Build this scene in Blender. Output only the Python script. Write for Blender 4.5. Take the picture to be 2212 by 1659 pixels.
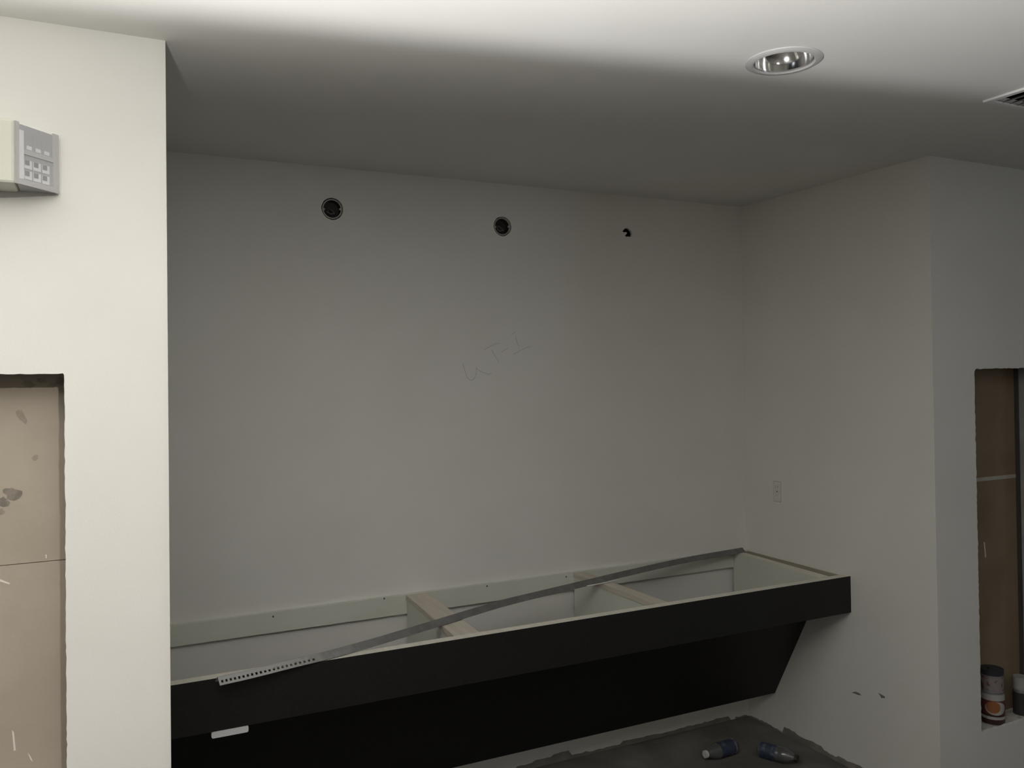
import bpy, bmesh, math, random
from mathutils import Vector, Matrix
from mathutils.geometry import tessellate_polygon

random.seed(7)
for o in list(bpy.data.objects):
    bpy.data.objects.remove(o, do_unlink=True)
scn = bpy.context.scene
COL = scn.collection

# ------------------------------------------------------------------ measures (metres)
H = 2.44                  # ceiling height
D = 2.1206                # front wall plane
XL, XR = 0.1367, 2.7662   # niche sides
YB = 3.1505               # niche back wall
YA, ZT, ZA = 2.521, 0.7965, 0.648     # vanity front, top, underside of apron
CAMZ = 1.6434

# ------------------------------------------------------------------ camera
W_, H_ = 2212, 1659
FPX, YAW, PITCH, ROLL = 1816.38, 0.453679, 0.0125465, -0.0131376
CX, CY = 1106 + 1.88, 829.5 - 41.81
cy, sy, cp, sp = math.cos(YAW), math.sin(YAW), math.cos(PITCH), math.sin(PITCH)
F = Vector((sy * cp, cy * cp, sp)); R0 = Vector((cy, -sy, 0)); U0 = R0.cross(F)
c_, s_ = math.cos(ROLL), math.sin(ROLL)
R = c_ * R0 + s_ * U0
U = -s_ * R0 + c_ * U0
cd = bpy.data.cameras.new('camera')
cam = bpy.data.objects.new('camera', cd); COL.objects.link(cam)
m = Matrix.Identity(4)
for i in range(3):
    m[i][0], m[i][1], m[i][2] = R[i], U[i], -F[i]
m[2][3] = CAMZ
cam.matrix_world = m
cd.sensor_fit = 'HORIZONTAL'; cd.sensor_width = 36.0
cd.lens = 36.0 * FPX / W_
cd.shift_x = -(CX - W_ / 2) / W_
cd.shift_y = (CY - H_ / 2) / W_
cd.clip_start = 0.02
scn.camera = cam

def ray(px, py):
    return F + R * ((px - CX) / FPX) - U * ((py - CY) / FPX)
def onY(px, py, y):
    d = ray(px, py); return d * (y / d.y) + Vector((0, 0, CAMZ))
def onX(px, py, x):
    d = ray(px, py); return d * (x / d.x) + Vector((0, 0, CAMZ))
def onZ(px, py, z):
    d = ray(px, py); return d * ((z - CAMZ) / d.z) + Vector((0, 0, CAMZ))

# ------------------------------------------------------------------ world, lights, exposure
w = bpy.data.worlds.new('world'); scn.world = w; w.use_nodes = True
w.node_tree.nodes['Background'].inputs[0].default_value = (0.62, 0.72, 0.85, 1)
w.node_tree.nodes['Background'].inputs[1].default_value = 0.3
vs = scn.view_settings
vs.view_transform = 'Standard'; vs.look = 'None'; vs.gamma = 1.0; vs.use_curve_mapping = False
vs.exposure = 0.0

def spot(name, loc, direction, power, col, blend, size=math.pi, rad=0.08):
    l = bpy.data.lights.new(name, 'SPOT'); l.energy = power; l.color = col
    l.spot_size = size; l.spot_blend = blend; l.shadow_soft_size = rad
    o = bpy.data.objects.new(name, l); COL.objects.link(o)
    o.location = loc
    o.rotation_euler = Vector(direction).to_track_quat('-Z', 'Y').to_euler()
    return o
# unseen wall-washing downlight, placed behind the viewer: its cone is shaped to end in an upright plane,
# so that it washes the left wall and stays out of the niche; the ceiling opening fades the top of the wall
LA = Vector((0.33, -0.60, H + 0.008))
spot('wall_washer', LA, (-2.72, -0.145, 0), 84, (1.0, 0.95, 0.88), 0.022, rad=0.026)
# added soft fill point, unseen, above and behind the viewer
pl = bpy.data.lights.new('soft_fill_point', 'POINT'); pl.energy = 9; pl.color = (1.0, 0.95, 0.86); pl.shadow_soft_size = 0.30
po = bpy.data.objects.new('soft_fill_point', pl); COL.objects.link(po); po.location = (0.55, -0.95, 2.05)
# added unseen spot that lights the near ceiling up to a straight cut-off
BA, BB, BS = Vector((-0.092, 2.015, H)), Vector((2.407, 1.617, H)), Vector((-0.25, 0.45, 1.45))
bn = (BB - BA).cross(BS - BA).normalized()
if bn.y > 0: bn = -bn
spot('ceiling_band_fill', BS, bn, 150, (1.0, 0.985, 1.0), 0.02, rad=0.05)
# second added spot at the same point, a soft fill past that cut-off
sn = (Vector((2.6, 2.35, H)) - Vector((-0.2, 2.75, H))).cross(BS - Vector((-0.2, 2.75, H))).normalized()
if sn.y > 0: sn = -sn
spot('ceiling_soft_fill', BS, sn, 130, (1.0, 0.975, 0.93), 0.30, rad=0.05)
# daylight from the window in the far right wall
al = bpy.data.lights.new('window_daylight', 'AREA'); al.shape = 'RECTANGLE'; al.size = 1.7; al.size_y = 1.2
al.energy = 7; al.color = (0.80, 0.90, 1.0)
ao = bpy.data.objects.new('window_daylight', al); COL.objects.link(ao)
ao.location = (5.45, -0.6, 1.5); ao.rotation_euler = (0, math.radians(90), 0)

# ------------------------------------------------------------------ materials
def mat(name, base, rough=0.6, metal=0.0, noise=None, bump=0.0, bscale=200.0, spec=0.5, trans=0.0, alpha=1.0, emit=None):
    mt = bpy.data.materials.new(name); mt.use_nodes = True
    nt = mt.node_tree; b = nt.nodes['Principled BSDF']
    b.inputs['Base Color'].default_value = (*base, 1)
    b.inputs['Roughness'].default_value = rough
    b.inputs['Metallic'].default_value = metal
    b.inputs['Specular IOR Level'].default_value = spec
    b.inputs['Transmission Weight'].default_value = trans
    b.inputs['Alpha'].default_value = alpha
    tc = nt.nodes.new('ShaderNodeTexCoord')
    if noise:                      # noise = (second colour, scale, low, high)
        c2, sc, lo, hi = noise
        n = nt.nodes.new('ShaderNodeTexNoise'); n.inputs['Scale'].default_value = sc; n.inputs['Detail'].default_value = 5
        r = nt.nodes.new('ShaderNodeValToRGB')
        r.color_ramp.elements[0].position = lo; r.color_ramp.elements[1].position = hi
        r.color_ramp.elements[0].color = (*base, 1); r.color_ramp.elements[1].color = (*c2, 1)
        nt.links.new(tc.outputs['Object'], n.inputs['Vector'])
        nt.links.new(n.outputs['Fac'], r.inputs['Fac'])
        nt.links.new(r.outputs['Color'], b.inputs['Base Color'])
    if bump:
        n2 = nt.nodes.new('ShaderNodeTexNoise'); n2.inputs['Scale'].default_value = bscale; n2.inputs['Detail'].default_value = 3
        bp = nt.nodes.new('ShaderNodeBump'); bp.inputs['Strength'].default_value = bump; bp.inputs['Distance'].default_value = 0.002
        nt.links.new(tc.outputs['Object'], n2.inputs['Vector'])
        nt.links.new(n2.outputs['Fac'], bp.inputs['Height'])
        nt.links.new(bp.outputs['Normal'], b.inputs['Normal'])
    return mt

def wood(name, a, b_, rough=0.6):
    mt = mat(name, a, rough); nt = mt.node_tree; b = nt.nodes['Principled BSDF']
    tc = [n for n in nt.nodes if n.type == 'TEX_COORD'][0]
    mp = nt.nodes.new('ShaderNodeMapping'); mp.inputs['Scale'].default_value = (60, 3, 60)
    n = nt.nodes.new('ShaderNodeTexNoise'); n.inputs['Scale'].default_value = 1.5; n.inputs['Detail'].default_value = 6
    r = nt.nodes.new('ShaderNodeValToRGB')
    r.color_ramp.elements[0].position = .35; r.color_ramp.elements[1].position = .65
    r.color_ramp.elements[0].color = (*a, 1); r.color_ramp.elements[1].color = (*b_, 1)
    nt.links.new(tc.outputs['Object'], mp.inputs['Vector']); nt.links.new(mp.outputs['Vector'], n.inputs['Vector'])
    nt.links.new(n.outputs['Fac'], r.inputs['Fac']); nt.links.new(r.outputs['Color'], b.inputs['Base Color'])
    return mt

M = {}
M['wall'] = mat('wall_paint', (0.745, 0.735, 0.69), 0.62, noise=((0.77, 0.765, 0.725), 3.0, .35, .65), bump=0.12, bscale=260, spec=0.3)
M['unseenwall'] = mat('dark_unseen_wall', (0.17, 0.16, 0.15), 0.9, noise=((0.21, 0.20, 0.19), 3, .35, .65), spec=0.1)  # unseen walls and rear ceiling, kept dark to hold back bounced light
M['ceiling'] = mat('ceiling_paint', (0.73, 0.725, 0.69), 0.75, noise=((0.75, 0.745, 0.715), 2.5, .35, .65), bump=0.10, bscale=220, spec=0.2)
M['floor'] = mat('bare_concrete', (0.13, 0.122, 0.11), 0.85, noise=((0.24, 0.232, 0.215), 3.2, .45, .75), bump=0.4, bscale=60, spec=0.2)
M['bare'] = mat('unpainted_board', (0.21, 0.195, 0.17), 0.9, noise=((0.28, 0.26, 0.235), 14, .4, .7), bump=0.3, bscale=120, spec=0.1)
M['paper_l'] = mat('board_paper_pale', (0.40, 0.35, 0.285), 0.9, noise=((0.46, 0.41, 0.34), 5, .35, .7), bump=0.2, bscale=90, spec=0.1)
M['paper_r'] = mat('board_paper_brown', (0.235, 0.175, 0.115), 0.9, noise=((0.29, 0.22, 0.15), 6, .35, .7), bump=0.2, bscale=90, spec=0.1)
M['gyp'] = mat('cut_gypsum_edge', (0.62, 0.60, 0.55), 0.95, noise=((0.45, 0.40, 0.33), 60, .45, .65), bump=0.5, bscale=200, spec=0.1)
M['smear'] = mat('dried_grey_compound', (0.20, 0.18, 0.155), 0.9, noise=((0.30, 0.27, 0.225), 40, .4, .65), spec=0.1)
M['smear2'] = mat('faint_compound', (0.30, 0.265, 0.22), 0.9, noise=((0.36, 0.32, 0.26), 40, .4, .65), spec=0.1)
M['scratch'] = mat('white_scratch', (0.75, 0.72, 0.66), 0.9)
M['tape'] = mat('joint_tape', (0.40, 0.37, 0.32), 0.9, noise=((0.48, 0.45, 0.40), 30, .4, .6))
M['stud'] = mat('galvanised_stud', (0.42, 0.42, 0.42), 0.5, 0.35, noise=((0.5, 0.5, 0.5), 12, .4, .6))
M['cavity'] = mat('wall_cavity', (0.06, 0.055, 0.05), 0.95)
M['black'] = mat('black_laminate', (0.0095, 0.0090, 0.0082), 0.55, noise=((0.0125, 0.012, 0.011), 90, .4, .6), bump=0.15, bscale=300, spec=0.35)
M['ply'] = wood('plywood_edge', (0.66, 0.635, 0.55), (0.73, 0.70, 0.62))
M['pine'] = wood('pine_board', (0.54, 0.485, 0.405), (0.62, 0.565, 0.48))
M['melamine'] = mat('pale_melamine', (0.66, 0.67, 0.595), 0.5, noise=((0.69, 0.70, 0.625), 4, .4, .6), spec=0.3)
M['gap_shade'] = wood('brown_gap_shade', (0.27, 0.235, 0.18), (0.34, 0.30, 0.235))  # brown that stands for shade in the gap beside the end panel
M['screw'] = mat('dark_screw', (0.10, 0.095, 0.085), 0.6, 0.4)
M['tab'] = mat('white_plastic', (0.72, 0.72, 0.73), 0.45)
M['bead'] = mat('galvanised_bead', (0.145, 0.145, 0.14), 0.6, 0.2, noise=((0.19, 0.19, 0.185), 25, .4, .65))
def pale_end(mt):          # paler colour at the free end of the bead, fading out along it
    nt = mt.node_tree; bs = nt.nodes['Principled BSDF']; src = bs.inputs['Base Color'].links[0].from_socket
    tc = [n for n in nt.nodes if n.type == 'TEX_COORD'][0]
    sx = nt.nodes.new('ShaderNodeSeparateXYZ'); nt.links.new(tc.outputs['Object'], sx.inputs[0])
    mr = nt.nodes.new('ShaderNodeMapRange'); mr.inputs[1].default_value = .42; mr.inputs[2].default_value = .85; mr.inputs[3].default_value = 1; mr.inputs[4].default_value = 0
    nt.links.new(sx.outputs[0], mr.inputs[0])
    nz = nt.nodes.new('ShaderNodeTexNoise'); nz.inputs['Scale'].default_value = 70; nt.links.new(tc.outputs['Object'], nz.inputs['Vector'])
    mu = nt.nodes.new('ShaderNodeMath'); mu.operation = 'MULTIPLY_ADD'; mu.inputs[1].default_value = 1.0; mu.inputs[2].default_value = -.42; nt.links.new(nz.outputs['Fac'], mu.inputs[0])
    ad = nt.nodes.new('ShaderNodeMath'); ad.operation = 'ADD'; ad.use_clamp = True; nt.links.new(mr.outputs[0], ad.inputs[0]); nt.links.new(mu.outputs[0], ad.inputs[1])
    ml = nt.nodes.new('ShaderNodeMath'); ml.operation = 'MULTIPLY'; ml.use_clamp = True; nt.links.new(ad.outputs[0], ml.inputs[0]); nt.links.new(mr.outputs[0], ml.inputs[1])
    mx = nt.nodes.new('ShaderNodeMix'); mx.data_type = 'RGBA'; mx.inputs[7].default_value = (.40, .40, .385, 1)
    nt.links.new(ml.outputs[0], mx.inputs[0]); nt.links.new(src, mx.inputs[6]); nt.links.new(mx.outputs[2], bs.inputs['Base Color'])
pale_end(M['bead'])
M['cream'] = mat('cream_plastic', (0.60, 0.605, 0.52), 0.5)
M['lens'] = mat('clear_lens', (0.86, 0.87, 0.88), 0.12, alpha=0.10, spec=0.6)
M['lensrim'] = mat('frosted_rim', (0.50, 0.495, 0.485), 0.35)
M['refl'] = mat('silver_reflector', (0.43, 0.43, 0.44), 0.4, 0.2)
M['reflb'] = mat('bright_facet', (0.76, 0.76, 0.78), 0.3, 0.0)
M['refld'] = mat('dark_facet', (0.24, 0.24, 0.24), 0.4)
M['chrome'] = mat('mirror_cone', (0.88, 0.88, 0.87), 0.11, 1.0)
M['trim'] = mat('white_trim', (0.50, 0.50, 0.49), 0.4)
M['grille'] = mat('grille_grey', (0.42, 0.41, 0.39), 0.6)
M['grillew'] = mat('grille_white', (0.74, 0.74, 0.73), 0.5)
M['dark'] = mat('dark_void', (0.02, 0.02, 0.02), 0.9)
M['boxgrey'] = mat('steel_box', (0.16, 0.16, 0.155), 0.6, 0.3, noise=((0.10, 0.10, 0.10), 80, .4, .6))
M['boxring'] = mat('steel_ring', (0.42, 0.42, 0.40), 0.5, 0.3)
M['boxin'] = mat('box_inside', (0.045, 0.045, 0.042), 0.7)
M['wire'] = mat('grey_wire', (0.16, 0.15, 0.16), 0.6)
M['pencil'] = mat('pencil_line', (0.575, 0.57, 0.53), 0.7)
M['scuff'] = mat('dark_scuff', (0.20, 0.19, 0.175), 0.85)
M['device'] = mat('device_plastic', (0.70, 0.695, 0.65), 0.4)
M['slot'] = mat('device_slot', (0.32, 0.31, 0.29), 0.6)
M['pet'] = mat('clear_bottle', (0.55, 0.57, 0.58), 0.08, trans=0.85, spec=0.5)
M['blue'] = mat('blue_label', (0.035, 0.05, 0.085), 0.5, noise=((0.10, 0.12, 0.15), 45, .55, .62))
M['capw'] = mat('white_cap', (0.66, 0.66, 0.64), 0.45)
M['capg'] = mat('pale_grey_cap', (0.36, 0.36, 0.35), 0.5)
M['capd'] = mat('dark_cap', (0.03, 0.03, 0.028), 0.5)
M['tin'] = mat('tin_metal', (0.34, 0.33, 0.34), 0.45, 0.5)
M['tinlab'] = mat('grey_label', (0.27, 0.235, 0.235), 0.6, noise=((0.16, 0.06, 0.05), 55, .55, .62))
M['red'] = mat('red_label', (0.135, 0.035, 0.028), 0.55)
M['orange'] = mat('orange_print', (0.33, 0.125, 0.045), 0.55)
M['whitep'] = mat('white_print', (0.44, 0.42, 0.40), 0.55)
M['darkred'] = mat('dark_red_print', (0.045, 0.018, 0.016), 0.5)
M['darklid'] = mat('dark_lid', (0.028, 0.032, 0.038), 0.5)
M['darkbody'] = mat('dark_can_body', (0.035, 0.033, 0.032), 0.5)

# ------------------------------------------------------------------ mesh helpers
class MB:
    def __init__(s): s.v = []; s.f = []
    def add(s, vs, fs):
        n = len(s.v); s.v += [tuple(v) for v in vs]; s.f += [tuple(i + n for i in f) for f in fs]; return s
    def box(s, a, b):
        (x0, y0, z0), (x1, y1, z1) = a, b
        return s.add([(x0, y0, z0), (x1, y0, z0), (x1, y1, z0), (x0, y1, z0), (x0, y0, z1), (x1, y0, z1), (x1, y1, z1), (x0, y1, z1)],
                     [(0, 3, 2, 1), (4, 5, 6, 7), (0, 1, 5, 4), (1, 2, 6, 5), (2, 3, 7, 6), (3, 0, 4, 7)])
    def prism(s, loops, f0, f1):
        """loops: outer and hole outlines in 2D; f0/f1 map (u,v) to the near / far 3D face"""
        pts = [p for l in loops for p in l]
        tris = tessellate_polygon([[Vector((p[0], p[1], 0)) for p in l] for l in loops])
        n = len(pts)
        vs = [f0(*p) for p in pts] + [f1(*p) for p in pts]
        fs = [tuple(t) for t in tris] + [tuple(i + n for i in reversed(t)) for t in tris]
        k = 0
        for l in loops:
            L = len(l)
            for i in range(L):
                a, b = k + i, k + (i + 1) % L
                fs.append((a, b, b + n, a + n))
            k += L
        return s.add(vs, fs)
    def lathe(s, prof, origin, axis=(0, 0, 1), n=32, closed=False):
        ax = Vector(axis).normalized(); t = Vector((1, 0, 0)) if abs(ax.x) < .9 else Vector((0, 1, 0))
        e1 = ax.cross(t).normalized(); e2 = ax.cross(e1); o = Vector(origin)
        vs = []; fs = []
        for (r, h) in prof:
            for k in range(n):
                a = 2 * math.pi * k / n
                vs.append(o + ax * h + (e1 * math.cos(a) + e2 * math.sin(a)) * r)
        m_ = len(prof)
        for i in range(m_ - 1):
            for k in range(n):
                k2 = (k + 1) % n
                fs.append((i * n + k, i * n + k2, (i + 1) * n + k2, (i + 1) * n + k))
        if closed:
            for k in range(n):
                k2 = (k + 1) % n
                fs.append(((m_ - 1) * n + k, (m_ - 1) * n + k2, k2, k))
        else:
            for i in (0, m_ - 1):
                if prof[i][0] > 1e-5 and getattr(s, 'caps', False):
                    fs.append(tuple(i * n + k for k in range(n)))
        return s.add(vs, fs)
    def tube(s, pts, r, n=8):
        pts = [Vector(p) for p in pts]; vs = []; fs = []
        for i, p in enumerate(pts):
            d = (pts[min(i + 1, len(pts) - 1)] - pts[max(i - 1, 0)]).normalized()
            t = Vector((0, 0, 1)) if abs(d.z) < .9 else Vector((1, 0, 0))
            e1 = d.cross(t).normalized(); e2 = d.cross(e1)
            for k in range(n):
                a = 2 * math.pi * k / n
                vs.append(p + (e1 * math.cos(a) + e2 * math.sin(a)) * r)
        for i in range(len(pts) - 1):
            for k in range(n):
                k2 = (k + 1) % n
                fs.append((i * n + k, i * n + k2, (i + 1) * n + k2, (i + 1) * n + k))
        fs.append(tuple(range(n))); fs.append(tuple((len(pts) - 1) * n + k for k in range(n)))
        return s.add(vs, fs)
    def build(s, name, material, parent=None, bevel=0, smooth=False):
        me = bpy.data.meshes.new(name); me.from_pydata(s.v, [], s.f)
        bm = bmesh.new(); bm.from_mesh(me)
        bmesh.ops.remove_doubles(bm, verts=bm.verts, dist=1e-6)
        bmesh.ops.recalc_face_normals(bm, faces=bm.faces)
        bm.to_mesh(me); bm.free()
        ms = material if isinstance(material, (list, tuple)) else [material]
        for x in ms: me.materials.append(x)
        o = bpy.data.objects.new(name, me); COL.objects.link(o)
        if smooth:
            for p in me.polygons: p.use_smooth = True
            md = o.modifiers.new('edge', 'EDGE_SPLIT'); md.split_angle = math.radians(35)
        if bevel:
            b = o.modifiers.new('bevel', 'BEVEL'); b.width = bevel; b.segments = 2; b.limit_method = 'ANGLE'
        if parent:
            o.parent = parent
            o.matrix_parent_inverse = Matrix.Translation(parent.location).inverted() if parent.type == 'EMPTY' else Matrix.Identity(4)
        return o

def tag(o, label=None, cat=None, group=None, kind=None):
    if label: o['label'] = label
    if cat: o['category'] = cat
    if group: o['group'] = group
    if kind: o['kind'] = kind
    return o
def empty(name, loc, label, cat, group=None):
    o = bpy.data.objects.new(name, None); COL.objects.link(o); o.location = loc; o.empty_display_size = .05
    return tag(o, label, cat, group)
def struct(name, mb, m_, label, **k):
    return tag(mb.build(name, m_, **k), label, name.split('_')[0], kind='structure')

def ragged(x0, z0, x1, z1, amp=0.0018, step=0.012, rnd=0.012, rtop=None):
    """counter-clockwise ragged rectangle cut by hand with a saw"""
    pts = []
    def line(a, b):
        n = max(2, int(math.hypot(b[0] - a[0], b[1] - a[1]) / step))
        for i in range(n):
            t = i / n
            j = random.uniform(-amp, amp) * (2.2 if random.random() < .08 else 1)
            dx, dz = b[0] - a[0], b[1] - a[1]; L = math.hypot(dx, dz)
            pts.append((a[0] + dx * t - dz / L * j, a[1] + dz * t + dx / L * j))
    r = rnd
    line((x0 + r, z0), (x1 - r, z0)); line((x1 - r, z0), (x1, z0 + r)); line((x1, z0 + r), (x1, z1 - r))
    line((x1, z1 - r), (x1 - r, z1)); line((x1 - r, z1), (x0 + r, z1)); line((x0 + r, z1), (x0, z1 - r))
    line((x0, z1 - r), (x0, z0 + r)); line((x0, z0 + r), (x0 + r, z0))
    return pts
def circle2(cx, cz, r, n=32, j=0.0):
    return [(cx + (r + random.uniform(-j, j)) * math.cos(2 * math.pi * k / n), cz + (r + random.uniform(-j, j)) * math.sin(2 * math.pi * k / n)) for k in range(n)]
def rect2(x0, z0, x1, z1): return [(x0, z0), (x1, z0), (x1, z1), (x0, z1)]
XZ = lambda y: (lambda u, v: (u, y, v))
XY = lambda z: (lambda u, v: (u, v, z))
YZ = lambda x: (lambda u, v: (x, u, v))

# ------------------------------------------------------------------ the room shell
RX0, RX1, RY0, RYE = -2.5, 5.5, -2.8, 3.36
GY = 0.013                      # gypsum board thickness
HLX0, HLX1, HZ0, HZ1 = -0.49, -0.0775, 0.258, 1.660   # left cut-out
HRX0, HRX1, HRZ1 = 3.000, 3.408, 1.645                # right cut-out
CAV = 0.106                     # cavity depth behind the front face

struct('floor', MB().box((RX0 - .1, RY0 - .1, -.12), (RX1 + .1, RYE + .1, 0)), M['floor'], 'dusty grey brown concrete floor under the vanity')

DLX, DLY = 1.5725, 1.619
VX0, VX1, VY0, VY1 = 2.366, 2.666, 1.300, 1.600       # vent opening
struct('ceiling', MB().prism([rect2(RX0 - .1, -.2, RX1 + .1, RYE + .1), circle2(DLX, DLY, .077, 48), rect2(VX0, VY0, VX1, VY1)], XY(H), XY(H + GY)),
       M['ceiling'], 'smooth painted ceiling running on into the niche')
struct('ceiling_rear', MB().prism([rect2(RX0 - .1, RY0 - .1, RX1 + .1, -.2), circle2(LA.x, LA.y, .12, 40)], XY(H), XY(H + .004)), M['unseenwall'], 'unseen ceiling behind the viewer, made dark to cut bounced light')
struct('ceiling_deck', MB().box((RX0 - .1, RY0 - .1, H + .30), (RX1 + .1, RYE + .1, H + .34)), M['cavity'], 'dark deck above the ceiling boards')

wl = struct('wall_front_left', MB().prism([rect2(RX0, 0, XL - .0, H), ragged(HLX0, HZ0, HLX1, HZ1, .0009, rnd=.002)], XZ(D), XZ(D + GY)),
            M['wall'], 'brightly lit cream wall left of the niche with a rough cut opening')
wr = struct('wall_front_right', MB().prism([rect2(XR, 0, RX1, H), ragged(HRX0, HZ0, HRX1, HRZ1, .0016, rnd=.009)], XZ(D), XZ(D + GY)),
            M['wall'], 'dim grey wall right of the niche with a rough cut opening')
struct('wall_niche_left', MB().box((XL - GY, D + GY, 0), (XL, YB, H)), M['wall'], 'hidden left side wall of the niche')

# outer shell, so that no light leaks in behind the boards
struct('wall_outer', MB().box((RX0 - .1, RYE, 0), (RX1 + .1, RYE + .1, H + .3)), M['cavity'], 'outer wall behind the niche')
struct('wall_left', MB().box((RX0 - .1, RY0, 0), (RX0, RYE, H)), M['unseenwall'], 'left end wall of the room')
struct('wall_rear', MB().box((RX0 - .1, RY0 - .1, 0), (RX1 + .1, RY0, H)), M['unseenwall'], 'wall behind the viewer')
struct('wall_right', MB().prism([[(RY0, 0), (RYE, 0), (RYE, H), (RY0, H)], [(-1.5, .85), (.3, .85), (.3, 2.15), (-1.5, 2.15)]], YZ(RX1), YZ(RX1 + .1)),
       M['unseenwall'], 'right end wall of the room with the window')

# back wall with two round box holes and one broken hole
JB = [onY(718, 451, YB), onY(1085.5, 489, YB)]
JR = [.0415, .0405]
broken = [(1344.5, 499.5), (1349.5, 494), (1354, 492), (1359, 494.5), (1364, 500), (1365.5, 504.5), (1364.5, 510), (1361.5, 512), (1356.5, 510.5), (1353, 512), (1350, 508.5), (1353.5, 505.5), (1354.5, 503), (1352.5, 501.3), (1347.5, 502)]
bh = [onY(x, y, YB) for x, y in broken]
wb = struct('wall_back', MB().prism([rect2(XL - GY, 0, XR + GY, H)] + [circle2(p.x, p.z, r, 36, .0009) for p, r in zip(JB, JR)] + [[(p.x, p.z) for p in bh]],
            XZ(YB), XZ(YB + GY)), M['wall'], 'dim painted back wall of the niche above the vanity')
# right niche wall with an outlet cut-out
OY, OZ = 2.9345, 1.096
wn = struct('wall_niche_right', MB().prism([[(D + GY, 0), (YB, 0), (YB, H), (D + GY, H)], [(OY - .024, OZ - .047), (OY + .024, OZ - .047), (OY + .024, OZ + .047), (OY - .024, OZ + .047)]], YZ(XR), YZ(XR + GY)),
            M['wall'], 'dim painted right side wall of the niche')

# window in the right end wall (out of view)
wi = struct('window_1', MB().prism([[(-1.5, .85), (.3, .85), (.3, 2.15), (-1.5, 2.15)], [(-1.44, .91), (.24, .91), (.24, 2.09), (-1.44, 2.09)]], YZ(RX1 + .02), YZ(RX1 + .07)),
            M['trim'], 'white window frame in the right end wall')

# ------------------------------------------------------------------ insides of the two cut-outs
def patch(pts, y, t, name, m_, parent):
    MB().prism([[(p.x, p.z) for p in pts]], XZ(y - t), XZ(y)).build(name, m_, parent)
def blob(px, py, rx, ry, rot, y, n=16, j=.25):
    out = []
    for k in range(n):
        a = 2 * math.pi * k / n; q = 1 + random.uniform(-j, j)
        u, v = rx * q * math.cos(a), ry * q * math.sin(a)
        out.append(onY(px + u * math.cos(rot) - v * math.sin(rot), py + u * math.sin(rot) + v * math.cos(rot), y))
    return out

YBK = D + CAV
SEAM = 1.2275
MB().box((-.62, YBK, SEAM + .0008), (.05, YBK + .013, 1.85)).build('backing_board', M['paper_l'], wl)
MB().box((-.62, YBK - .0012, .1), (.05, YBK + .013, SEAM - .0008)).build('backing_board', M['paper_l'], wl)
MB().box((HLX0 - .04, D + GY, .1), (HLX0 - .004, YBK, 1.85)).build('metal_stud', M['stud'], wl)
MB().box((-.02, D + GY, .1), (.02, YBK, 1.85)).build('metal_stud', M['stud'], wl)
for px, py, rx, ry, rot, mm in [(28, 1066, 20, 14, .35, 'smear'), (8, 1084, 12, 10, 0, 'smear'), (2, 1105, 8, 6, 0, 'smear2'), (47, 899, 8, 17, -.5, 'smear2'),
                                (62, 830, 16, 8, .3, 'smear2'), (90, 822, 10, 6, .1, 'smear2'), (112, 833, 10, 5, -.2, 'smear2'), (130, 824, 9, 9, 0, 'smear2'), (76, 988, 6, 7, .8, 'smear2')]:
    patch(blob(px, py, rx, ry, rot, YBK), YBK, .0008, 'compound_smear', M[mm], wl)
for pts in [[(26, 1577), (30, 1582), (34, 1620), (30, 1622)], [(60, 1626), (66, 1634), (71, 1645), (66, 1641)], [(0, 1251), (22, 1260), (20, 1262), (0, 1256)], [(98, 1198), (101, 1198), (101, 1206), (99, 1206)]]:
    patch([onY(x, y, YBK - .0012) for x, y in pts], YBK - .0012, .0006, 'paint_stroke', M['scratch'], wl)

# right cut-out: boards with a pale joint, metal stud, sill
ZS = 1.199
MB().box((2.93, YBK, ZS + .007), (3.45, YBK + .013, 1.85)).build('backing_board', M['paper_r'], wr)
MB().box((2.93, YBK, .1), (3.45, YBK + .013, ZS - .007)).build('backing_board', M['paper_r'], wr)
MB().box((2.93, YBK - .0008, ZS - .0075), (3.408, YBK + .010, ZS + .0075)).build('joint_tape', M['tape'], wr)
patch([onY(x, y, YBK) for x, y in [(2125, 1171), (2127, 1171), (2130, 1204), (2128, 1204)]], YBK, .0006, 'paint_stroke', M['scratch'], wr)
st = MB().box((3.409, D + GY, .1), (3.425, YBK, 1.85)); st.build('metal_stud', M['stud'], wr)
MB().box((3.396, YBK - .012, HZ0), (3.409, YBK, 1.75)).build('dark_gap_strip', M['cavity'], wr)  # dark strip for the gap beside the stud
MB().box((2.93, D + GY, .1), (2.985, YBK, 1.85)).build('metal_stud', M['stud'], wr)
MB().box((2.985, D + GY, HZ0 - .04), (3.409, YBK, HZ0 - .006)).build('sill_block', M['gyp'], wr)
MB().box((2.93, D + GY, HZ1 + .03), (3.45, YBK, HZ1 + .06)).build('head_block', M['cavity'], wr)
MB().box((-.6, D + GY, HZ1 + .03), (.0, YBK, HZ1 + .06)).build('head_block', M['cavity'], wl)

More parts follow.
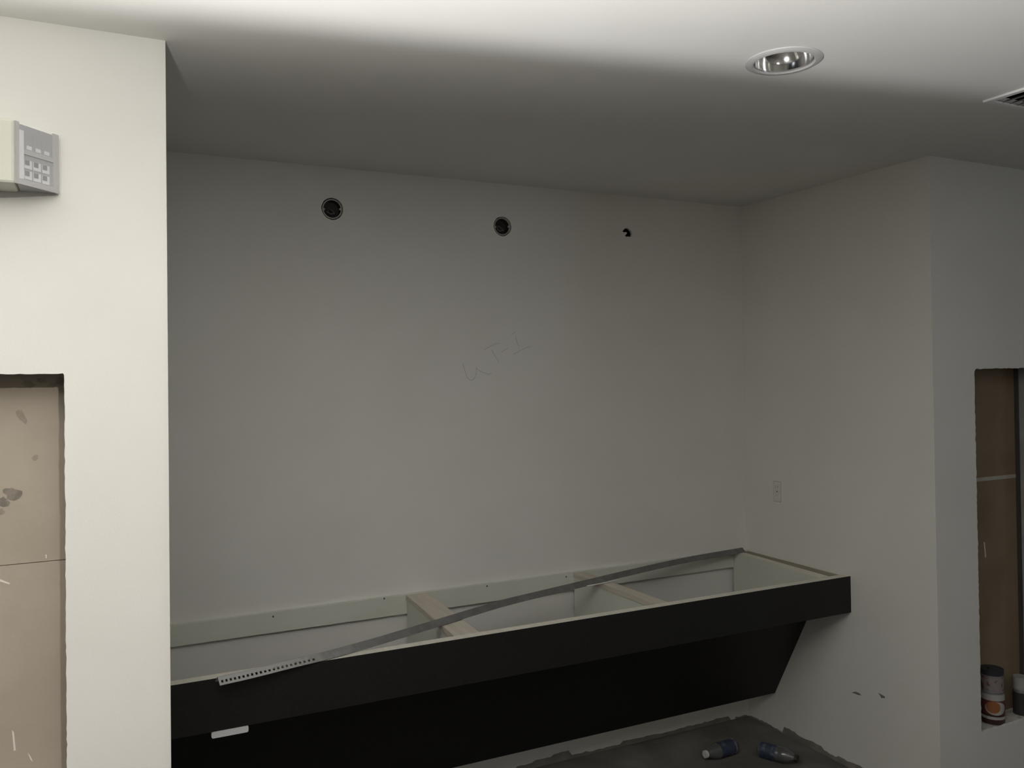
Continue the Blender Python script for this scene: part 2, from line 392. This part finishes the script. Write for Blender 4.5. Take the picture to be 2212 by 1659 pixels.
# ------------------------------------------------------------------ writing, scuffs and bare strips on the walls
def strokes(lines, wpx, y, name, m_, parent):
    mb = MB()
    for ln in lines:
        pts = [onY(x, yy, y) for x, yy in ln]
        for a, b in zip(pts[:-1], pts[1:]):
            d = (b - a); n = Vector((-d.z, 0, d.x)).normalized() * wpx; e = d.normalized() * wpx * .4
            q = [a - e + n, a - e - n, b + e - n, b + e + n]
            mb.prism([[(p.x, p.z) for p in q]], XZ(y - .0004), XZ(y))
    return mb.build(name, m_, parent)
Wr = [[(1000, 786), (1005, 803), (1009, 815), (1015, 821), (1021, 821), (1026, 816), (1029, 806), (1029, 794)],
      [(1029, 794), (1034, 800), (1042, 804), (1049, 806), (1056, 809), (1062, 806)],
      [(1046, 755), (1057, 749), (1069, 743), (1080, 741)], [(1063, 757), (1069, 768), (1078, 783)],
      [(1083, 761), (1089, 757), (1096, 752)],
      [(1105, 723), (1112, 718)], [(1114, 727), (1116, 738), (1121, 748)], [(1109, 765), (1126, 756), (1146, 748)]]
strokes(Wr, .0014, YB, 'pencil_writing', M['pencil'], wb)['label'] = 'faint pencilled WT-1 sloping upward'

def bare_strip(name, parent, a0, a1, heights, axis):
    """unpainted ragged strip at the foot of a wall"""
    n = len(heights); pts = [(a0, 0.0005)]
    top = []
    for i in range(n):
        t0 = a0 + (a1 - a0) * i / n; t1 = a0 + (a1 - a0) * (i + 1) / n
        for k in range(5):
            top.append((t0 + (t1 - t0) * k / 5, max(.004, heights[i] * .62 + random.uniform(-.0022, .0022))))
    pts = [(a0, .0005)] + [(a1, .0005)] + list(reversed(top))
    if axis == 'x':
        MB().prism([pts], XZ(YB - .0012), XZ(YB)).build(name, M['bare'], parent)
    else:
        MB().prism([pts], YZ(XR - .0012), YZ(XR)).build(name, M['bare'], parent)
bare_strip('bare_board_strip', wb, 1.10, 2.66, [.03, .045, .03, .05, .024, .036, .048, .062, .026, .020, .022, .034, .030, .028, .028, .030, .030, .034], 'x')
bare_strip('bare_board_strip', wb, 2.685, 2.764, [.012, .010], 'x')
bare_strip('bare_board_strip', wn, 2.15, 2.93, [.05, .04, .055, .035, .05, .04, .03, .05, .045, .055], 'y')
bare_strip('bare_board_strip', wn, 2.93, 3.145, [.012, .016, .012], 'y')
for pts in [[(1839, 1496), (1848, 1494), (1856, 1497), (1861, 1502), (1853, 1501), (1846, 1498)], [(1897, 1497), (1904, 1500), (1911, 1504), (1912, 1508), (1904, 1508), (1901, 1502)]]:
    q = [onX(x, y, XR) for x, y in pts]
    MB().prism([[(p.y, p.z) for p in q]], YZ(XR - .0006), YZ(XR)).build('scuff_mark', M['scuff'], wn)

# ------------------------------------------------------------------ vanity
van = empty('vanity_cabinet', (1.45, 2.83, 0), 'long black vanity cabinet in the niche, still without its countertop', 'vanity')
X0, X1 = XL + .001, XR - .001
MB().box((X0, YA, ZA), (X1, YA + .0022, ZT)).build('apron', M['black'], van)['label'] = 'black laminate front apron'
MB().box((X0, YA + .0022, ZA + .017), (X1, YA + .040, ZT - .0005)).build('front_rail', M['ply'], van)
MB().box((X0, YA + .0023, ZA), (X1, YA + .188, ZA + .016)).build('underside', M['black'], van)
# sloping knee panel
ps = [(2.714, ZA + .004), (2.968, .1715), (2.985, .1715), (2.732, ZA + .004)]
MB().prism([ps], YZ(X0), YZ(X1)).build('knee_panel', M['black'], van)['label'] = 'black sloping knee panel'
MB().box((X0, 2.968, .1695), (X1, 3.02, .1714)).build('knee_panel_foot', M['black'], van)
rl = MB().box((X0, YB - .020, ZT - .073), (X1, YB - .0005, ZT)).build('back_rail', M['melamine'], van)
for px, py in [(590, 1332), (830, 1293), (1052, 1266), (1223, 1246), (1400, 1222)]:
    p = onY(px, py, YB - .020)
    MB().lathe([(0, -.001), (.0035, -.001), (.0035, 0)], (p.x, YB - .020, p.z), (0, 1, 0), 8).build('screw', M['screw'], rl)
def quadbox(pts, z0, z1): return MB().prism([pts], XY(z1), XY(z0))
def side_panel(xb, xf, t, yb_, yf_, ztop):
    """upright panel inside the cabinet, cut to the slope of the knee panel; xb / xf = left face at the back / front"""
    prof = [(yf_, ZA + .017), (2.745, ZA + .017), (2.872, .42), (yb_, .42), (yb_, ztop), (yf_, ztop)]
    fx = lambda y: xf + (xb - xf) * (y - yf_) / (yb_ - yf_)
    tt = t if isinstance(t, tuple) else (t, t)
    ft = lambda y: tt[1] + (tt[0] - tt[1]) * (y - yf_) / (yb_ - yf_)
    return MB().prism([prof], (lambda u, v: (fx(u), u, v)), (lambda u, v: (fx(u) + ft(u), u, v)))
# partitions and the boards laid across them
for (xb, xf, wdt) in [(1.052, 1.024, .088), (1.800, 1.823, .052)]:
    yb_, yf_ = YB - .0205, YA + .0405
    side_panel(xb + .004, xf + .004, .016, yb_, yf_, ZT - .0205).build('partition', M['melamine'], van)
    quadbox([(xb, yb_), (xb + wdt, yb_), (xf + wdt, yf_), (xf, yf_)], ZT - .020, ZT - .001).build('stretcher_board', M['pine'], van)
# end panels; an added brown strip paints the shade in the gap by the right wall
ep = side_panel(2.672, 2.636, (.030, .050), YB - .021, YA + .041, ZT - .0015).build('end_panel', M['melamine'], van)
quadbox([(2.6725, YB - .022), (2.7015, YB - .022), (2.6855, YA + .0415), (2.6365, YA + .0415)], ZT - .0015, ZT + .0005).build('edge_band', M['ply'], ep)
quadbox([(2.7025, YB - .021), (X1, YB - .021), (X1, YA + .041), (2.6865, YA + .041)], .72, ZT - .007).build('gap_shade_strip', M['gap_shade'], van)
MB().box((X0, YA + .041, ZA + .017), (X0 + .02, YB - .021, ZT - .0015)).build('end_panel', M['pine'], van)
pn = onX(1714, 1236, 2.662)
MB().tube([pn + Vector((.004, 0, .006)), pn + Vector((-.006, .004, .008)), pn + Vector((-.010, 0, .002)), pn + Vector((-.006, -.003, -.004)), pn + Vector((-.010, -.002, -.010))], .0026, 6).build('bent_nail', M['screw'], ep)
# white pull under the apron edge
tabp = [onY(x, y, YA) for x, y in [(457, 1583), (537, 1568)]]
x0, x1 = tabp[0].x, tabp[1].x
tz1, tz0 = ZA - .0005, ZA - .0195
o2 = []
for cx_, cz_, a0 in [(x1 - .005, tz0 + .005, -90), (x1 - .005, tz1 - .005, 0), (x0 + .005, tz1 - .005, 90), (x0 + .005, tz0 + .005, 180)]:
    for k in range(5):
        a = math.radians(a0 + k * 22.5); o2.append((cx_ + .005 * math.cos(a), cz_ + .005 * math.sin(a)))
MB().prism([o2], XZ(YA + .001), XZ(YA + .012)).build('finger_tab', M['tab'], van, bevel=.001)['label'] = 'white plastic tab under the apron edge'

# ------------------------------------------------------------------ metal corner bead lying across the cabinet
path_px = [(470, 1470), (545, 1453), (621, 1434), (700, 1415), (778, 1394), (860, 1370), (945, 1344), (1020, 1321), (1100, 1298), (1225, 1268), (1350, 1238), (1480, 1209), (1590, 1186)]
pp = [onZ(x, y, ZT + .010) for x, y in path_px]
pp[-1] = Vector((2.705, 3.105, ZT + .010))
def catmull(ps, n):
    ps = [ps[0] * 2 - ps[1]] + ps + [ps[-1] * 2 - ps[-2]]; out = []
    segs = len(ps) - 3
    for i in range(n + 1):
        t = i / n * segs; k = min(int(t), segs - 1); t -= k
        a, b, c, d = ps[k:k + 4]
        out.append(.5 * ((2 * b) + (-a + c) * t + (2 * a - 5 * b + 4 * c - d) * t * t + (-a + 3 * b - 3 * c + d) * t ** 3))
    return out
NB = 196
bp_ = catmull(pp, NB)
def bead_mesh(i0, i1):
    mb = MB(); vs = []; fs = []
    rows = [(-.0200, -.0085), (-.0150, -.0035), (-.0095, .0020), (-.0030, .0085), (0, .0100), (.0030, .0085), (.0095, .0020), (.0150, -.0035), (.0200, -.0085)]
    nr = len(rows)
    for i in range(i0, i1 + 1):
        p = bp_[i]; d = (bp_[min(i + 1, NB)] - bp_[max(i - 1, 0)]); d.z = 0; d.normalize()
        nrm = Vector((-d.y, d.x, 0))
        for u, h in rows: vs.append(p + nrm * u + Vector((0, 0, h)))
    for i in range(i1 - i0):
        for r in range(nr - 1):
            if r in (1, 6) and (i + i0) % 2 == 1 and (i + i0) < 44: continue        # punched holes
            a = i * nr + r; fs.append((a, a + 1, a + nr + 1, a + nr))
    return mb.add(vs, fs)
be = empty('corner_bead', bp_[NB // 2], 'long grey perforated metal corner bead lying diagonally across the open vanity', 'corner bead')
o = bead_mesh(0, NB).build('strip', M['bead'], be)
sd = o.modifiers.new('solid', 'SOLIDIFY'); sd.thickness = .0009; sd.offset = 0
# white paint chip seen under the bead near the second board
MB().tube([onZ(1268, 1266, ZT + .003), onZ(1300, 1260, ZT + .004), onZ(1336, 1252, ZT + .003)], .0022, 6).build('paint_drip', M['tab'], be)

# ------------------------------------------------------------------ emergency light on the left wall
ez0, ez1 = 2.0585, 2.1890
em = empty('emergency_light', (-.28, D, ez0), 'cream wall-mounted emergency light with clear end lens on the bright left wall', 'emergency light')
YE = 2.022
MB().box((-.47, YE, ez0 - .002), (-.1625, D - .0005, ez1 + .003)).build('body', M['cream'], em, bevel=.006)
# lens base wedge (reflector), then facets and the clear cover
lx0, lx1 = -.160, -.083
ly = lambda x: YE + (D - .012 - YE) * ((x - lx0) / (lx1 - lx0))         # front face of the reflector
def wedge(xa, xb, za, zb, out, th):
    """slab lying on the slanted lens face, 'out' metres proud of it"""
    n = Vector((ly(lx1) - ly(lx0), -(lx1 - lx0), 0)).normalized()
    f = lambda o_: (lambda u, v: tuple(Vector((u, ly(u), v)) + n * o_))
    return MB().prism([rect2(xa, za, xb, zb)], f(out), f(out - th))
MB().prism([[(lx0, YE + .008), (lx1 - .002, D - .006), (lx1 - .002, D - .0005), (lx0, D - .0005)]], XY(ez0 + .003), XY(ez1 - .003)).build('reflector_base', M['refl'], em)
cover = MB()
cover.prism([[(lx0, YE - .002), (lx1 + .002, D - .014), (lx1 + .002, D - .0112), (lx0, YE + .0008)]], XY(ez0), XY(ez1))
cover.box((lx0, YE, ez0 - .0005), (lx1, D - .014, ez0))
cv = cover.build('lens_cover', M['lens'], em)
# rims of the cover
for nm, a in [('lens_rim', (lx0, lx0 + .0075, ez0, ez1)), ('lens_rim', (lx1 - .010, lx1, ez0, ez1)), ('lens_rim', (lx0 + .0075, lx1 - .010, ez0, ez0 + .012))]:
    wedge(*a, -.003, .004).build(nm, M['lensrim'], em)
wedge(lx0 + .0075, lx0 + .0145, ez0 + .012, ez1 - .016, -.002, .004).build('lamp_tube', M['reflb'], em)
wedge(lx0 + .0145, lx1 - .010, ez0 + .066, ez0 + .076, -.0025, .003).build('divider_bar', M['lensrim'], em)
xs = [lx0 + .017 + k * .0155 for k in range(3)]
for row, zc in enumerate((ez0 + .022, ez0 + .045)):
    for k, xx in enumerate(xs):
        fc = wedge(xx, xx + .0125, zc - .008, zc + .010, -.004, .003).build('facet', M['reflb'], em)
        wedge(xx + .0002, xx + .0078, zc - .001, zc + .0095, -.0032, .003).build('facet_shade', M['refld'], fc)
for k, xx in enumerate(xs):
    wedge(xx + .004, xx + .0125, ez0 + .078, ez0 + .086, -.004, .003).build('facet', M['reflb'], em)
    wedge(xx, xx + .008, ez0 + .088, ez0 + .112, -.005, .002).build('facet', M['refl'], em)

# ------------------------------------------------------------------ recessed downlight
dl = empty('recessed_downlight', (DLX, DLY, H), 'round recessed downlight with white trim and mirror reflector in the ceiling', 'downlight')
MB().lathe([(.096, -.0005), (.0955, -.003), (.088, -.007), (.078, -.0075), (.0735, -.004), (.0735, .0005)], (DLX, DLY, H), n=64).build('trim_ring', M['trim'], dl, smooth=True)
MB().lathe([(.0735, -.004), (.0735, .000), (.0722, .012), (.0690, .024), (.0630, .037), (.0545, .048), (.0430, .057), (.0290, .063), (.0150, .066), (.0, .067)], (DLX, DLY, H), n=64).build('reflector', M['chrome'], dl, smooth=True)
MB().lathe([(.0, .030), (.010, .031), (.017, .036), (.020, .045), (.018, .056), (.012, .0655)], (DLX, DLY, H), n=32).build('bulb', M['trim'], dl, smooth=True)

# ------------------------------------------------------------------ ceiling vent
vt = empty('ceiling_vent', ((VX0 + VX1) / 2, (VY0 + VY1) / 2, H), 'square white louvred vent in the ceiling near the right edge', 'vent')
MB().prism([rect2(VX0 - .018, VY0 - .018, VX1 + .018, VY1 + .018), rect2(VX0 + .004, VY0 + .004, VX1 - .004, VY1 - .004)], XY(H - .0075), XY(H - .0002)).build('frame', M['grillew'], vt, bevel=.003)
for k in range(8):
    x = VX0 + .046 + k * .034
    MB().prism([[(x - .004, H - .006), (x - .0025, H - .0065), (x + .022, H + .005), (x + .021, H + .0065)]], (lambda u, v: (u, VY0 + .003, v)), (lambda u, v: (u, VY1 - .003, v))).build('slat', M['grille'], vt)
MB().box((VX0 - .006, VY0 - .006, H + .05), (VX1 + .006, VY1 + .006, H + .056)).build('duct_boot', M['dark'], vt)

# ------------------------------------------------------------------ round junction boxes in the back wall
labs = ['round open junction box nearer the bright wall, left of the two in the niche wall', 'round open junction box in the middle of the niche wall, right of the other box']
for i, p in enumerate(JB):
    jb = empty('junction_box', (p.x, YB, p.z), labs[i], 'junction box', 'junction boxes in the niche wall')
    r = JR[i] - .0045
    MB().lathe([(r, .004), (r - .0028, .004), (r - .0028, .040), (0, .040), (0, .0415), (r, .0415)], (p.x, YB, p.z), (0, 1, 0), 36).build('box', M['boxin'], jb, smooth=True)
    MB().lathe([(r + .0008, .0035), (r - .0035, .0035), (r - .0035, .008), (r + .0008, .008)], (p.x, YB, p.z), (0, 1, 0), 36, closed=True).build('rim', M['boxring'], jb, smooth=True)
    for sx_, dz in ((-1, -.003), (1, .0015)):
        MB().box((p.x + sx_ * (r - .006) - .0035, YB + .0035, p.z + dz - .004), (p.x + sx_ * (r - .006) + .0035, YB + .010, p.z + dz + .004)).build('screw_ear', M['boxring'], jb, bevel=.001)
    MB().tube([(p.x - .004, YB + .0395, p.z + .008), (p.x + .006, YB + .024, p.z - .004), (p.x + .012, YB + .018, p.z - .013), (p.x - .004, YB + .016, p.z - .018), (p.x - .014, YB + .022, p.z - .010), (p.x - .008, YB + .036, p.z)], .0028, 8).build('cable', M['wire'], jb, smooth=True)

# ------------------------------------------------------------------ outlet on the right niche wall
ot = empty('wall_outlet', (XR, OY, OZ), 'small bare outlet without a cover plate low on the right niche wall', 'outlet')
MB().box((XR - .0008, OY - .0225, OZ - .0455), (XR + .020, OY + .0225, OZ + .0455)).build('body', M['device'], ot, bevel=.0015)
for dz in (-.020, .020):
    fo = MB().box((XR - .0028, OY - .0150, OZ + dz - .0135), (XR + .003, OY + .0150, OZ + dz + .0135)).build('socket_face', M['device'], ot, bevel=.003)
    for dy in (-.006, .006):
        MB().box((XR - .0031, OY + dy - .001, OZ + dz - .003), (XR - .0025, OY + dy + .001, OZ + dz + .006)).build('slot', M['slot'], fo)
MB().lathe([(0, -.002), (.003, -.002), (.003, 0)], (XR, OY, OZ), (1, 0, 0), 10).build('screw', M['screw'], ot)

# ------------------------------------------------------------------ water bottles on the floor
def bottle(base, tip, capm, lab0, lab1, label):
    a, b = Vector(base), Vector(tip); ax = (b - a).normalized(); L = (b - a).length; r = .0315
    e = empty('water_bottle', (a.x, a.y, 0), label, 'bottle', 'empty water bottles on the floor')
    prof = [(0, .006), (.018, .003), (.028, .0), (r, .008), (r, .03), (r * .95, .036), (r, .042), (r, L * .52), (r * .94, L * .56), (r, L * .60), (r * .98, L * .66), (r * .72, L * .80), (.0135, L * .90), (.0130, L * .97)]
    bo = MB().lathe(prof, a, ax, 28).build('body', M['pet'], e, smooth=True)
    sd = bo.modifiers.new('solid', 'SOLIDIFY'); sd.thickness = .0005; sd.offset = -1
    MB().lathe([(r + .0006, L * lab0), (r + .0006, L * lab1)], a, ax, 28).build('label', M['blue'], e, smooth=True)
    cm = MB(); cm.caps = True
    cm.lathe([(.0152, L * .925), (.0155, L * .99), (.014, L * 1.0), (.0, L * 1.0)], a, ax, 20).build('cap', M[capm], e, smooth=True)
zb = .0325
c1, c2 = onZ(1522, 1630, zb), onZ(1588, 1627, zb)
u1 = Vector((c1.x - c2.x, c1.y - c2.y, 0)).normalized()
tip1 = Vector((c1.x, c1.y, zb)); base1 = tip1 - Vector((u1.x * .9 - u1.y * .43, u1.y * .9 + u1.x * .43, 0)).normalized() * .17
bottle(base1, tip1, 'capw', .12, .56, 'clear water bottle with white cap and blue label, lying left of the other bottle')
c3, c4 = onZ(1646, 1619, zb), onZ(1703, 1634, zb)
dv = Vector((c4.x - c3.x, c4.y - c3.y, 0)).normalized()
base2 = Vector((c3.x, c3.y, zb)) - dv * .012
bottle(base2, base2 + dv * .165, 'capd', .06, .46, 'clear water bottle with dark cap and blue label, lying nearer the right niche wall')

# ------------------------------------------------------------------ tins on the sill of the right cut-out
ZSI = HZ0 - .006
cx0 = onY(2143, 1564, 2.180).x; cyc = 2.1765; rr = .0425
tn = empty('food_tin', (cx0, cyc, ZSI), 'red tin with orange oval print on the sill of the right opening, under another tin', 'tin')
def cyl(name, m_, parent, r, z0, z1, x=cx0, y=cyc, cap=True):
    mb = MB()
    prof = [(0, z0), (r, z0), (r, z1), (0, z1)] if cap else [(r, z0), (r, z1)]
    return mb.lathe(prof, (x, y, 0), n=36).build(name, m_, parent, smooth=True)
cyl('can', M['tin'], tn, rr - .0008, ZSI + .0005, ZSI + .1225)
cyl('lower_band', M['darkred'], tn, rr, ZSI + .003, ZSI + .022, cap=False)
cyl('white_band', M['whitep'], tn, rr, ZSI + .022, ZSI + .033, cap=False)
cyl('dark_band', M['darkred'], tn, rr, ZSI + .033, ZSI + .041, cap=False)
lb = cyl('red_label', M['red'], tn, rr, ZSI + .041, ZSI + .095, cap=False)
cyl('top_band', M['whitep'], tn, rr, ZSI + .095, ZSI + .118, cap=False)
def curved_patch(name, m_, parent, a0, z0, ra, rz, r, x=cx0, y=cyc):
    """oval print lying on the round side of a tin"""
    vs = [(x + r * math.cos(a0), y + r * math.sin(a0), z0)]; fs = []
    n = 28; K = 4
    for j in range(1, K + 1):
        for k in range(n):
            t = 2 * math.pi * k / n; a = a0 + ra * j / K * math.cos(t)
            vs.append((x + r * math.cos(a), y + r * math.sin(a), z0 + rz * j / K * math.sin(t)))
    for k in range(n): fs.append((0, 1 + k, 1 + (k + 1) % n))
    for j in range(K - 1):
        for k in range(n):
            a = 1 + j * n + k; b = 1 + j * n + (k + 1) % n; fs.append((a, b, b + n, a + n))
    MB().add(vs, fs).build(name, m_, parent)
acam = math.atan2(-cyc, -cx0)
curved_patch('white_oval', M['whitep'], lb, acam + .30, ZSI + .066, .95, .026, rr + .0004)
curved_patch('orange_oval', M['orange'], lb, acam + .06, ZSI + .070, .62, .023, rr + .0008)
ZU = ZSI + .1228
tu = empty('grey_tin', (cx0 - .002, cyc, ZU), 'grey labelled tin with dark lid stacked on the red tin in the right opening', 'tin')
cyl('can', M['tin'], tu, rr - .0028, ZU + .0004, ZU + .068)
cyl('label_wrap', M['tinlab'], tu, rr - .002, ZU + .006, ZU + .062, cap=False)
cyl('lid', M['darklid'], tu, rr - .0008, ZU + .068, ZU + .088)
cyl('lid_knob', M['darklid'], tu, .018, ZU + .088, ZU + .094)
xs_ = onY(2206, 1540, 2.175).x
sc = empty('spray_can', (xs_, 2.175, ZSI), 'dark can with pale cap beside the stacked tins, at the right edge', 'can')
cyl('body', M['darkbody'], sc, .029, ZSI + .0005, ZSI + .088, xs_, 2.175)
cyl('shoulder', M['tin'], sc, .025, ZSI + .088, ZSI + .100, xs_, 2.175)
cyl('cap', M['capg'], sc, .027, ZSI + .100, ZSI + .150, xs_, 2.175)
